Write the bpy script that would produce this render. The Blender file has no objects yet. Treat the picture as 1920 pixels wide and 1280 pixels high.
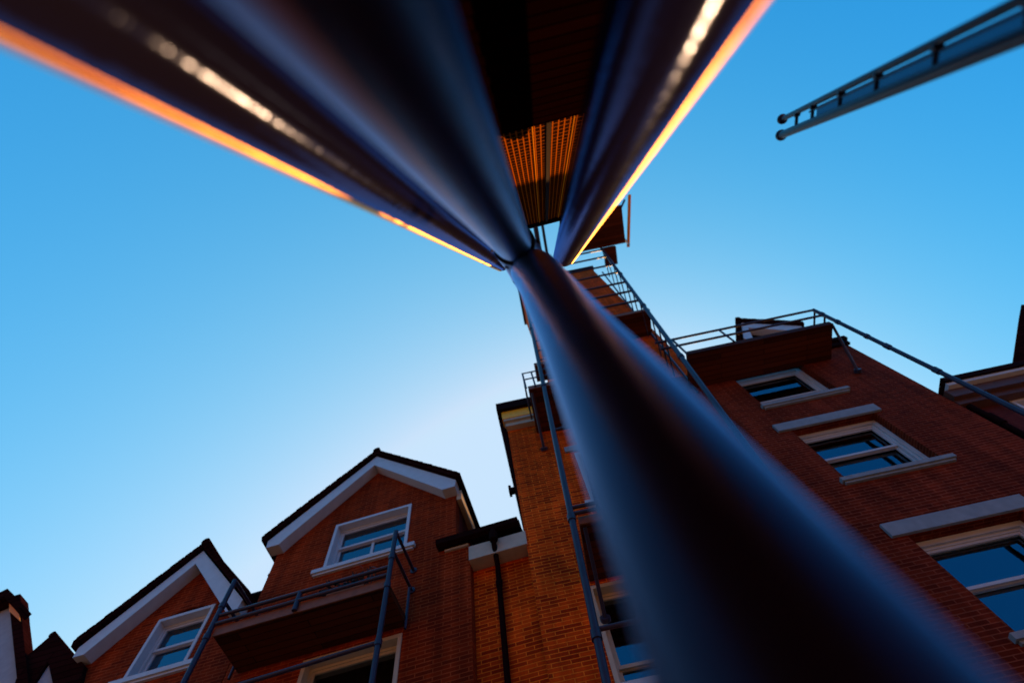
import bpy, bmesh, math, random
from mathutils import Vector, Matrix
from mathutils.geometry import tessellate_polygon

R = math.radians
S = bpy.context.scene
col = S.collection
random.seed(4)
HC = 1.3                                   # eye height above the pavement

# ------------------------------------------------------------------ camera
AX = Vector((0.9678837, -0.25139836, 0.0))            # world axes as seen by the tilted camera
AY = Vector((0.23359631, 0.8993458, 0.36960776))
AZ = Vector((-0.09291879, -0.35773733, 0.92918787))
cam_d = bpy.data.cameras.new("camera")
cam = bpy.data.objects.new("camera", cam_d)
col.objects.link(cam)
rot = Matrix(((AX.x, -AX.y, -AX.z), (AY.x, -AY.y, -AY.z), (AZ.x, -AZ.y, -AZ.z)))
cam.matrix_world = Matrix.Translation((0, 0, HC)) @ rot.to_4x4()
cam_d.sensor_width = 36.0
cam_d.lens = 18.75
cam_d.clip_start = 0.02
cam_d.clip_end = 3000
cam_d.dof.use_dof = True
cam_d.dof.focus_distance = 6.0
cam_d.dof.aperture_fstop = 0.80
S.camera = cam

# ------------------------------------------------------------------ sky and sun
SUN_AZ, SUN_EL = R(14.0), R(40.0)          # behind the houses, to the right
w = bpy.data.worlds.new("World")
S.world = w
w.use_nodes = True
nt = w.node_tree
nt.nodes.clear()
out = nt.nodes.new("ShaderNodeOutputWorld")
bg = nt.nodes.new("ShaderNodeBackground")
sky = nt.nodes.new("ShaderNodeTexSky")
sky.sky_type = 'NISHITA'
sky.sun_disc = False
sky.sun_elevation = SUN_EL
sky.sun_rotation = SUN_AZ
sky.altitude = 0
sky.air_density = 1.0
sky.dust_density = 1.0
sky.ozone_density = 3.0
# colour grade of the clear evening sky: one gain, gamma and east-west tilt per channel
tcw = nt.nodes.new("ShaderNodeTexCoord")
sxyz = nt.nodes.new("ShaderNodeSeparateXYZ")
nt.links.new(tcw.outputs["Generated"], sxyz.inputs[0])
sep = nt.nodes.new("ShaderNodeSeparateColor")
com = nt.nodes.new("ShaderNodeCombineColor")
nt.links.new(sky.outputs[0], sep.inputs[0])
def wmath(op, a, b):
    n = nt.nodes.new("ShaderNodeMath")
    n.operation = op
    for k, v in ((0, a), (1, b)):
        if isinstance(v, (int, float)):
            n.inputs[k].default_value = v
        else:
            nt.links.new(v, n.inputs[k])
    return n.outputs[0]
xx = wmath('MULTIPLY', sxyz.outputs["X"], sxyz.outputs["X"])
for ch, gain, gam, bx, by, bxx in ((0, 0.0900, 1.0, -0.964, 2.333, -1.104), (1, 0.3520, 0.45, -0.280, 0.664, -0.212), (2, 0.6106, 0.25, -0.103, 0.185, 0.070)):
    p = wmath('POWER', sep.outputs[ch], gam)
    ex = wmath('ADD', wmath('ADD', wmath('MULTIPLY', sxyz.outputs["X"], bx), wmath('MULTIPLY', sxyz.outputs["Y"], by)), wmath('MULTIPLY', xx, bxx))
    v = wmath('MULTIPLY', wmath('MULTIPLY', p, wmath('POWER', math.e, ex)), gain / 0.295)
    nt.links.new(wmath('MINIMUM', v, (2.0, 2.65, 3.35)[ch]), com.inputs[ch])
nt.links.new(com.outputs[0], bg.inputs["Color"])
bg.inputs["Strength"].default_value = 0.12
nt.links.new(bg.outputs[0], out.inputs["Surface"])

sd = bpy.data.lights.new("sun", 'SUN')
sd.energy = 2.4
sd.angle = R(0.6)
sd.color = (1.0, 0.45, 0.11)
sun = bpy.data.objects.new("sun", sd)
col.objects.link(sun)
sdir = Vector((math.sin(SUN_AZ) * math.cos(SUN_EL), math.cos(SUN_AZ) * math.cos(SUN_EL), math.sin(SUN_EL)))
sun.rotation_euler = sdir.to_track_quat('Z', 'Y').to_euler()
sun.location = (0, 0, 40)

S.view_settings.view_transform = 'Standard'
S.view_settings.look = 'None'
S.view_settings.exposure = 1.3
S.view_settings.gamma = 1.0

# ------------------------------------------------------------------ materials
def mat(name, base, rough=0.6, metal=0.0, spec=0.5, var=0.0, bump=0.0, scale=6.0, coat=0.0):
    m = bpy.data.materials.new(name)
    m.use_nodes = True
    n = m.node_tree
    b = n.nodes["Principled BSDF"]
    b.inputs["Base Color"].default_value = (*base, 1)
    b.inputs["Roughness"].default_value = rough
    b.inputs["Metallic"].default_value = metal
    b.inputs["Specular IOR Level"].default_value = spec
    b.inputs["Coat Weight"].default_value = coat
    if var or bump:
        tc = n.nodes.new("ShaderNodeTexCoord")
        no = n.nodes.new("ShaderNodeTexNoise")
        no.inputs["Scale"].default_value = scale
        no.inputs["Detail"].default_value = 6
        n.links.new(tc.outputs["Object"], no.inputs["Vector"])
        if var:
            r = n.nodes.new("ShaderNodeValToRGB")
            r.color_ramp.elements[0].position = 0.3
            r.color_ramp.elements[1].position = 0.7
            r.color_ramp.elements[0].color = (*[c * (1 - var) for c in base], 1)
            r.color_ramp.elements[1].color = (*[min(1, c * (1 + var)) for c in base], 1)
            n.links.new(no.outputs["Fac"], r.inputs["Fac"])
            n.links.new(r.outputs["Color"], b.inputs["Base Color"])
        if bump:
            bp = n.nodes.new("ShaderNodeBump")
            bp.inputs["Strength"].default_value = bump
            bp.inputs["Distance"].default_value = 0.01
            n.links.new(no.outputs["Fac"], bp.inputs["Height"])
            n.links.new(bp.outputs["Normal"], b.inputs["Normal"])
    return m

def brick_mat(name, c1, c2, mortar, bump=0.6):
    m = bpy.data.materials.new(name)
    m.use_nodes = True
    n = m.node_tree
    b = n.nodes["Principled BSDF"]
    b.inputs["Roughness"].default_value = 0.85
    b.inputs["Specular IOR Level"].default_value = 0.06
    uv = n.nodes.new("ShaderNodeUVMap")
    uv.uv_map = "UVMap"
    br = n.nodes.new("ShaderNodeTexBrick")
    br.inputs["Scale"].default_value = 1.0
    br.inputs["Brick Width"].default_value = 0.30
    br.inputs["Row Height"].default_value = 0.075
    br.inputs["Mortar Size"].default_value = 0.009
    br.inputs["Mortar Smooth"].default_value = 0.2
    br.inputs["Bias"].default_value = -0.1
    br.inputs["Color1"].default_value = (*c1, 1)
    br.inputs["Color2"].default_value = (*c2, 1)
    br.inputs["Mortar"].default_value = (*mortar, 1)
    n.links.new(uv.outputs["UV"], br.inputs["Vector"])
    # weathering: large soft blotches plus a fine grain
    no = n.nodes.new("ShaderNodeTexNoise")
    no.inputs["Scale"].default_value = 0.9
    no.inputs["Detail"].default_value = 8
    no.inputs["Roughness"].default_value = 0.7
    n.links.new(uv.outputs["UV"], no.inputs["Vector"])
    rp = n.nodes.new("ShaderNodeMapRange")
    rp.inputs["From Min"].default_value = 0.25
    rp.inputs["From Max"].default_value = 0.75
    rp.inputs["To Min"].default_value = 0.6
    rp.inputs["To Max"].default_value = 1.4
    n.links.new(no.outputs["Fac"], rp.inputs["Value"])
    mx = n.nodes.new("ShaderNodeMix")
    mx.data_type = 'RGBA'
    mx.blend_type = 'MULTIPLY'
    mx.inputs["Factor"].default_value = 1.0
    n.links.new(br.outputs["Color"], mx.inputs["A"])
    n.links.new(rp.outputs["Result"], mx.inputs["B"])
    mps = n.nodes.new("ShaderNodeMapping")
    mps.inputs["Scale"].default_value = (2.6, 0.22, 1)
    n.links.new(uv.outputs["UV"], mps.inputs["Vector"])
    st = n.nodes.new("ShaderNodeTexNoise")
    st.inputs["Scale"].default_value = 1.6
    st.inputs["Detail"].default_value = 7
    n.links.new(mps.outputs["Vector"], st.inputs["Vector"])
    sr_ = n.nodes.new("ShaderNodeMapRange")
    sr_.inputs["From Min"].default_value = 0.35
    sr_.inputs["From Max"].default_value = 0.65
    sr_.inputs["To Min"].default_value = 0.68
    sr_.inputs["To Max"].default_value = 1.15
    n.links.new(st.outputs["Fac"], sr_.inputs["Value"])
    mx2 = n.nodes.new("ShaderNodeMix")
    mx2.data_type = 'RGBA'
    mx2.blend_type = 'MULTIPLY'
    mx2.inputs["Factor"].default_value = 1.0
    n.links.new(mx.outputs["Result"], mx2.inputs["A"])
    n.links.new(sr_.outputs["Result"], mx2.inputs["B"])
    n.links.new(mx2.outputs["Result"], b.inputs["Base Color"])
    g = n.nodes.new("ShaderNodeTexNoise")
    g.inputs["Scale"].default_value = 60
    n.links.new(uv.outputs["UV"], g.inputs["Vector"])
    ma = n.nodes.new("ShaderNodeMath")
    ma.operation = 'MULTIPLY_ADD'
    ma.inputs[1].default_value = -1.0
    n.links.new(br.outputs["Fac"], ma.inputs[0])
    ms = n.nodes.new("ShaderNodeMath")
    ms.operation = 'MULTIPLY'
    ms.inputs[1].default_value = 0.5
    n.links.new(g.outputs["Fac"], ms.inputs[0])
    n.links.new(ms.outputs[0], ma.inputs[2])
    bp = n.nodes.new("ShaderNodeBump")
    bp.inputs["Strength"].default_value = bump
    bp.inputs["Distance"].default_value = 0.012
    n.links.new(ma.outputs[0], bp.inputs["Height"])
    n.links.new(bp.outputs["Normal"], b.inputs["Normal"])
    return m

def board_mat(name, base, pitch=0.14, rough=0.6, bump=0.8, vary=0.25, spec=0.3):
    """boards running along UV u, joints every pitch metres of v"""
    m = bpy.data.materials.new(name)
    m.use_nodes = True
    n = m.node_tree
    b = n.nodes["Principled BSDF"]
    b.inputs["Roughness"].default_value = rough
    b.inputs["Specular IOR Level"].default_value = spec
    uv = n.nodes.new("ShaderNodeUVMap")
    uv.uv_map = "UVMap"
    br = n.nodes.new("ShaderNodeTexBrick")
    br.inputs["Scale"].default_value = 1.0
    br.inputs["Brick Width"].default_value = 2.4
    br.inputs["Row Height"].default_value = pitch
    br.inputs["Mortar Size"].default_value = 0.008
    br.inputs["Mortar Smooth"].default_value = 0.3
    br.inputs["Color1"].default_value = (*[c * (1 - vary) for c in base], 1)
    br.inputs["Color2"].default_value = (*[c * (1 + vary) for c in base], 1)
    br.inputs["Mortar"].default_value = (*[c * 0.10 for c in base], 1)
    n.links.new(uv.outputs["UV"], br.inputs["Vector"])
    mp = n.nodes.new("ShaderNodeMapping")
    mp.inputs["Scale"].default_value = (1.2, 30, 1)
    n.links.new(uv.outputs["UV"], mp.inputs["Vector"])
    no = n.nodes.new("ShaderNodeTexNoise")
    no.inputs["Scale"].default_value = 3
    no.inputs["Detail"].default_value = 5
    n.links.new(mp.outputs["Vector"], no.inputs["Vector"])
    rp = n.nodes.new("ShaderNodeMapRange")
    rp.inputs["To Min"].default_value = 0.55
    rp.inputs["To Max"].default_value = 1.45
    n.links.new(no.outputs["Fac"], rp.inputs["Value"])
    mx = n.nodes.new("ShaderNodeMix")
    mx.data_type = 'RGBA'
    mx.blend_type = 'MULTIPLY'
    mx.inputs["Factor"].default_value = 1.0
    n.links.new(br.outputs["Color"], mx.inputs["A"])
    n.links.new(rp.outputs["Result"], mx.inputs["B"])
    n.links.new(mx.outputs["Result"], b.inputs["Base Color"])
    inv = n.nodes.new("ShaderNodeMath")
    inv.operation = 'SUBTRACT'
    inv.inputs[0].default_value = 1.0
    n.links.new(br.outputs["Fac"], inv.inputs[1])
    bp = n.nodes.new("ShaderNodeBump")
    bp.inputs["Strength"].default_value = bump
    bp.inputs["Distance"].default_value = 0.01
    n.links.new(inv.outputs[0], bp.inputs["Height"])
    n.links.new(bp.outputs["Normal"], b.inputs["Normal"])
    return m

def pipe_mat(name, base, rough=0.2, sheen=(0.62, 0.44, 0.66), ior=1.22, bump=0.3, ring=(3.0, 18)):
    """near-black gloss paint with an indigo sheen, faint turning rings along its length and dust"""
    m = bpy.data.materials.new(name)
    m.use_nodes = True
    n = m.node_tree
    n.nodes.clear()
    o = n.nodes.new("ShaderNodeOutputMaterial")
    mix = n.nodes.new("ShaderNodeMixShader")
    df = n.nodes.new("ShaderNodeBsdfDiffuse")
    df.inputs["Color"].default_value = (*base, 1)
    gl = n.nodes.new("ShaderNodeBsdfGlossy")
    gl.inputs["Color"].default_value = (*sheen, 1)
    fr = n.nodes.new("ShaderNodeFresnel")
    fr.inputs["IOR"].default_value = ior
    n.links.new(fr.outputs[0], mix.inputs[0])
    n.links.new(df.outputs[0], mix.inputs[1])
    n.links.new(gl.outputs[0], mix.inputs[2])
    n.links.new(mix.outputs[0], o.inputs["Surface"])
    uv = n.nodes.new("ShaderNodeUVMap")
    uv.uv_map = "UVMap"
    mp = n.nodes.new("ShaderNodeMapping")
    mp.inputs["Scale"].default_value = (ring[0], ring[1], 1)
    n.links.new(uv.outputs["UV"], mp.inputs["Vector"])
    no = n.nodes.new("ShaderNodeTexNoise")
    no.inputs["Scale"].default_value = 1.0
    no.inputs["Detail"].default_value = 4
    n.links.new(mp.outputs["Vector"], no.inputs["Vector"])
    bp = n.nodes.new("ShaderNodeBump")
    bp.inputs["Strength"].default_value = bump
    bp.inputs["Distance"].default_value = 0.004
    n.links.new(no.outputs["Fac"], bp.inputs["Height"])
    n.links.new(bp.outputs["Normal"], gl.inputs["Normal"])
    n2 = n.nodes.new("ShaderNodeTexNoise")
    n2.inputs["Scale"].default_value = 9
    n2.inputs["Detail"].default_value = 8
    n.links.new(uv.outputs["UV"], n2.inputs["Vector"])
    rp = n.nodes.new("ShaderNodeMapRange")
    rp.inputs["To Min"].default_value = rough * 0.75
    rp.inputs["To Max"].default_value = rough * 1.3
    n.links.new(n2.outputs["Fac"], rp.inputs["Value"])
    n.links.new(rp.outputs["Result"], gl.inputs["Roughness"])
    return m

def glass_mat(name):
    m = bpy.data.materials.new(name)
    m.use_nodes = True
    n = m.node_tree
    n.nodes.clear()
    o = n.nodes.new("ShaderNodeOutputMaterial")
    mix = n.nodes.new("ShaderNodeMixShader")
    tr = n.nodes.new("ShaderNodeBsdfTransparent")
    tr.inputs["Color"].default_value = (0.6, 0.72, 0.8, 1)
    gl = n.nodes.new("ShaderNodeBsdfGlossy")
    gl.inputs["Color"].default_value = (0.75, 0.85, 1, 1)
    gl.inputs["Roughness"].default_value = 0.015
    fr = n.nodes.new("ShaderNodeFresnel")
    fr.inputs["IOR"].default_value = 2.3
    n.links.new(fr.outputs[0], mix.inputs[0])
    n.links.new(tr.outputs[0], mix.inputs[1])
    n.links.new(gl.outputs[0], mix.inputs[2])
    n.links.new(mix.outputs[0], o.inputs["Surface"])
    tc = n.nodes.new("ShaderNodeTexCoord")
    no = n.nodes.new("ShaderNodeTexNoise")
    no.inputs["Scale"].default_value = 1.3
    n.links.new(tc.outputs["Object"], no.inputs["Vector"])
    bp = n.nodes.new("ShaderNodeBump")
    bp.inputs["Strength"].default_value = 0.07
    bp.inputs["Distance"].default_value = 0.05
    n.links.new(no.outputs["Fac"], bp.inputs["Height"])
    n.links.new(bp.outputs["Normal"], gl.inputs["Normal"])
    n.links.new(bp.outputs["Normal"], fr.inputs["Normal"])
    return m

def mesh_panel_mat(name, base):
    """woven / perforated bronze sheet: rows of small raised slots"""
    m = bpy.data.materials.new(name)
    m.use_nodes = True
    n = m.node_tree
    b = n.nodes["Principled BSDF"]
    b.inputs["Metallic"].default_value = 0.0
    b.inputs["Roughness"].default_value = 0.75
    b.inputs["Specular IOR Level"].default_value = 0.0
    uv = n.nodes.new("ShaderNodeUVMap")
    uv.uv_map = "UVMap"
    br = n.nodes.new("ShaderNodeTexBrick")
    br.offset = 0.0
    br.inputs["Scale"].default_value = 1.0
    br.inputs["Brick Width"].default_value = 0.044
    br.inputs["Row Height"].default_value = 0.085
    br.inputs["Mortar Size"].default_value = 0.0052
    br.inputs["Mortar Smooth"].default_value = 0.15
    br.inputs["Color1"].default_value = (0.012, 0.004, 0.002, 1)
    br.inputs["Color2"].default_value = (0.03, 0.010, 0.003, 1)
    br.inputs["Mortar"].default_value = (*base, 1)
    n.links.new(uv.outputs["UV"], br.inputs["Vector"])
    n.links.new(br.outputs["Color"], b.inputs["Base Color"])
    bp = n.nodes.new("ShaderNodeBump")
    bp.inputs["Strength"].default_value = 0.9
    bp.inputs["Distance"].default_value = 0.01
    n.links.new(br.outputs["Fac"], bp.inputs["Height"])
    n.links.new(bp.outputs["Normal"], b.inputs["Normal"])
    return m

M = {}
M['brick'] = brick_mat("red_brick", (0.145, 0.0140, 0.0016), (0.26, 0.0270, 0.0030), (0.33, 0.058, 0.014))
M['brick_deep'] = brick_mat("deep_red_brick", (0.100, 0.0112, 0.0038), (0.170, 0.0210, 0.0062), (0.22, 0.050, 0.023))
M['brick_bounce'] = brick_mat("bounce_warmed_brick", (0.32, 0.0240, 0.0014), (0.76, 0.080, 0.0028), (0.88, 0.185, 0.013), 1.0)  # warm bounce light on the tower put into the brick colour
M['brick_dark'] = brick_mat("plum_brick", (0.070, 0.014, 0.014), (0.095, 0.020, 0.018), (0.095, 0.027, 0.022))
M['bounce_wall_brick'] = brick_mat("bounce_wall_pale_brick", (0.42, 0.24, 0.12), (0.55, 0.33, 0.17), (0.5, 0.4, 0.28))
M['sky_backing'] = mat("sky_reflection_blue", (0.10, 0.34, 0.75), 0.8)  # blue of the reflected sky, put into a sheet's colour
M['trim'] = mat("brown_trim", (0.075, 0.026, 0.016), 0.6, var=0.15)
M['white'] = mat("white_paint", (0.46, 0.50, 0.53), 0.45, var=0.06, bump=0.1)
M['cream'] = mat("cream_paint", (0.46, 0.38, 0.26), 0.5, var=0.08, bump=0.1)
M['stone'] = mat("pale_stone", (0.205, 0.245, 0.27), 0.8, var=0.12, bump=0.2)
M['lit_yellow'] = mat("painted_lit_yellow", (1.0, 0.40, 0.002), 0.5, var=0.05)  # glow on the tower eaves put into the fascia colour
M['render'] = mat("grey_render", (0.30, 0.32, 0.36), 0.9, var=0.08, bump=0.3)
M['tile'] = board_mat("roof_tile", (0.020, 0.005, 0.005), 0.16, 0.95, spec=0.0)
M['lead'] = mat("dark_gutter", (0.012, 0.003, 0.003), 0.85, spec=0.03, var=0.2)
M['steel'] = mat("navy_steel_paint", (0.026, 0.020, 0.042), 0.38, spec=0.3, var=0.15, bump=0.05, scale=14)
M['timber'] = board_mat("stained_timber", (0.066, 0.014, 0.004), 0.15, spec=0.1, vary=0.4)
M['fascia'] = mat("tan_timber", (0.19, 0.06, 0.016), 0.6, var=0.2, scale=9)
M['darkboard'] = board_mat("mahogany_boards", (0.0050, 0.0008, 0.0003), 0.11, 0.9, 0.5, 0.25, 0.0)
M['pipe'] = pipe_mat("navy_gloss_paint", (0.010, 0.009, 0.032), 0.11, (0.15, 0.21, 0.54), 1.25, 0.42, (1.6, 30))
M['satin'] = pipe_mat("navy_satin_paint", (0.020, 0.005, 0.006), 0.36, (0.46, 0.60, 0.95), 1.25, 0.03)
M['seam'] = mat("black_rubber_seam", (0.008, 0.006, 0.008), 0.6)
M['glass'] = glass_mat("window_glass")
M['sheet'] = mesh_panel_mat("perforated_bronze", (0.46, 0.115, 0.004))
M['bronze'] = mat("bronze_strip", (0.85, 0.30, 0.015), 0.6, 0.0, 0.0)
M['inside'] = mat("dark_interior", (0.02, 0.012, 0.010), 0.9)
M['curtain'] = mat("net_curtain", (0.80, 0.88, 0.92), 0.9)
M['paving'] = mat("stone_paving", (0.22, 0.16, 0.12), 0.85, var=0.25, bump=0.4, scale=3)
M['leaf'] = mat("dry_foliage", (0.05, 0.035, 0.03), 0.8, var=0.4)
M['lit_rim'] = mat("lit_rim_orange", (0.95, 0.40, 0.08), 0.42, 1.0, var=0.35, bump=0.12, scale=7)  # orange of the sunlit pipe rims, carried by an added tube
M['sun_orange'] = mat("painted_sun_orange", (0.95, 0.28, 0.008), 0.6)  # orange sunlight put into the colour, for gable patch and landing handrail
pm = bpy.data.materials.new("blue_acrylic")
pm.use_nodes = True
pm.node_tree.nodes.clear()
_o = pm.node_tree.nodes.new("ShaderNodeOutputMaterial")
_m = pm.node_tree.nodes.new("ShaderNodeMixShader")
_t = pm.node_tree.nodes.new("ShaderNodeBsdfTransparent")
_t.inputs["Color"].default_value = (0.40, 0.46, 0.52, 1)
_d = pm.node_tree.nodes.new("ShaderNodeBsdfDiffuse")
_d.inputs["Color"].default_value = (0.05, 0.20, 0.45, 1)
_m.inputs[0].default_value = 0.25
pm.node_tree.links.new(_t.outputs[0], _m.inputs[1])
pm.node_tree.links.new(_d.outputs[0], _m.inputs[2])
pm.node_tree.links.new(_m.outputs[0], _o.inputs["Surface"])
M['panel'] = pm
M['terracotta'] = mat("terracotta", (0.40, 0.13, 0.06), 0.8)

# ------------------------------------------------------------------ mesh helpers
class MB:
    """collects solids in local metres; build() links them as ONE mesh object with metre UVs"""
    def __init__(self):
        self.v, self.f, self.uv = [], [], []
    def face(self, pts, uvs=None):
        i = len(self.v)
        self.v += [tuple(p) for p in pts]
        self.f.append(list(range(i, i + len(pts))))
        if uvs is None:
            a = Vector(pts[0])
            n = Vector((0, 0, 0))
            for k in range(1, len(pts) - 1):
                n += (Vector(pts[k]) - a).cross(Vector(pts[k + 1]) - a)
            ax, ay, az = abs(n.x), abs(n.y), abs(n.z)
            if ay >= ax and ay >= az:
                uvs = [(p[0], p[2]) for p in pts]
            elif ax >= az:
                uvs = [(p[1], p[2]) for p in pts]
            else:
                uvs = [(p[0], p[1]) for p in pts]
        self.uv.append(uvs)
        return self
    def hexa(self, b, t):
        self.face(b[::-1]); self.face(t)
        for i in range(len(b)):
            j = (i + 1) % len(b)
            self.face([b[i], b[j], t[j], t[i]])
        return self
    def box(self, x0, x1, y0, y1, z0, z1):
        return self.hexa([(x0, y0, z0), (x1, y0, z0), (x1, y1, z0), (x0, y1, z0)],
                         [(x0, y0, z1), (x1, y0, z1), (x1, y1, z1), (x0, y1, z1)])
    def prism(self, poly, y0, y1, shift=0.0):
        """polygon in (x, z), extruded from depth y0 to y1; shift skews the back sideways"""
        a = [(p[0], y0, p[1]) for p in poly]
        b = [(p[0] + shift, y1, p[1]) for p in poly]
        return self.hexa(a, b)
    def plate(self, outer, holes, y0, y1):
        """wall front with rectangular (or polygon) openings and their reveals"""
        hs = [[(a, c), (b, c), (b, d), (a, d)] if not isinstance(h[0], tuple) else h
              for h in holes for (a, b, c, d) in [h if not isinstance(h[0], tuple) else (0, 0, 0, 0)]]
        loops = [outer] + hs
        flat = [p for l in loops for p in l]
        tris = tessellate_polygon([[Vector((p[0], p[1], 0)) for p in l] for l in loops])
        for y in (y0, y1):
            for t in tris:
                self.face([(flat[i][0], y, flat[i][1]) for i in t])
        for l in loops:
            for i in range(len(l)):
                p, q = l[i], l[(i + 1) % len(l)]
                self.face([(p[0], y0, p[1]), (q[0], y0, q[1]), (q[0], y1, q[1]), (p[0], y1, p[1])])
        return self
    def tube(self, pts, r, n=16, caps=True, r2=None):
        pts = [Vector(p) for p in pts]
        rs = r if isinstance(r, (list, tuple)) else [r + ((r2 - r) * k / (len(pts) - 1) if r2 else 0) for k in range(len(pts))]
        ref = None
        rings, L, acc = [], [], 0.0
        for k, p in enumerate(pts):
            d = (pts[min(k + 1, len(pts) - 1)] - pts[max(k - 1, 0)]).normalized()
            if ref is None:
                ref = d.orthogonal().normalized()
            ref = (ref - d * ref.dot(d)).normalized()
            o = d.cross(ref)
            if k:
                acc += (p - pts[k - 1]).length
            L.append(acc)
            rings.append([p + (ref * math.cos(2 * math.pi * i / n) + o * math.sin(2 * math.pi * i / n)) * rs[k] for i in range(n)])
        for k in range(len(pts) - 1):
            for i in range(n):
                j = (i + 1) % n
                ua, ub = 2 * math.pi * rs[0] * i / n, 2 * math.pi * rs[0] * (i + 1) / n
                self.face([rings[k][i], rings[k][j], rings[k + 1][j], rings[k + 1][i]],
                          [(ua, L[k]), (ub, L[k]), (ub, L[k + 1]), (ua, L[k + 1])])
        if caps:
            self.face(rings[0][::-1]); self.face(rings[-1])
        return self
    def ball(self, c, r, n=12):
        c = Vector(c)
        pts = [c + Vector((0, 0, r * math.cos(math.pi * k / 8))) for k in range(9)]
        return self.tube([p + Vector((0, 0, 1e-5 * k)) for k, p in enumerate(pts[::-1])],
                         [max(1e-4, r * math.sin(math.pi * k / 8)) for k in range(9)][::-1], n, False)
    def build(self, name, m, parent=None, smooth=False):
        bm = bmesh.new()
        lay = bm.loops.layers.uv.new("UVMap")
        vs = [bm.verts.new(p) for p in self.v]
        for f, uv in zip(self.f, self.uv):
            try:
                fc = bm.faces.new([vs[i] for i in f])
            except ValueError:
                continue
            for l, q in zip(fc.loops, uv):
                l[lay].uv = q
        bmesh.ops.remove_doubles(bm, verts=bm.verts, dist=1e-5)
        bmesh.ops.recalc_face_normals(bm, faces=bm.faces)
        if smooth:
            for fc in bm.faces:
                fc.smooth = True
            for e in bm.edges:
                if len(e.link_faces) == 2 and e.calc_face_angle(0) > R(40):
                    e.smooth = False
        me = bpy.data.meshes.new(name)
        bm.to_mesh(me)
        bm.free()
        me.materials.append(m)
        o = bpy.data.objects.new(name, me)
        col.objects.link(o)
        if parent:
            o.parent = parent
        return o

def tag(o, label, cat, group=None):
    o["label"] = label
    o["category"] = cat
    if group:
        o["group"] = group
    return o

def thing(name, label, cat, loc, yaw=0.0, group=None):
    o = bpy.data.objects.new(name, None)
    o.empty_display_size = 0.3
    col.objects.link(o)
    o.location = loc
    o.rotation_euler = (0, 0, R(yaw))
    return tag(o, label, cat, group)

# facade frames: x along the wall, y into the building, z height above ground
D0 = 7.5
def fpos(u, yaw, d=0.0):
    a = R(yaw)
    return (u * math.cos(a) - d * math.sin(a), D0 + u * math.sin(a) + d * math.cos(a), 0.0)
YL, YR = -1.8, 3.0

class Local:
    """shifts facade coordinates (u, d, h above the eye) into a thing's own frame"""
    def __init__(self, root, u0):
        self.r, self.u = root, u0
    def b(self, mb, u0, u1, d0, d1, h0, h1):
        return mb.box(u0 - self.u, u1 - self.u, d0, d1, h0 + HC, h1 + HC)
    def poly(self, pts):
        return [(p[0] - self.u, p[1] + HC) for p in pts]
    def p(self, u, d, h):
        return (u - self.u, d, h + HC)

# ------------------------------------------------------------------ the setting
g = MB()
g.face([(-400, -400, 0), (400, -400, 0), (400, 400, 0), (-400, 400, 0)])
go = g.build("ground", M['paving'])
go["kind"] = "structure"

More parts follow.
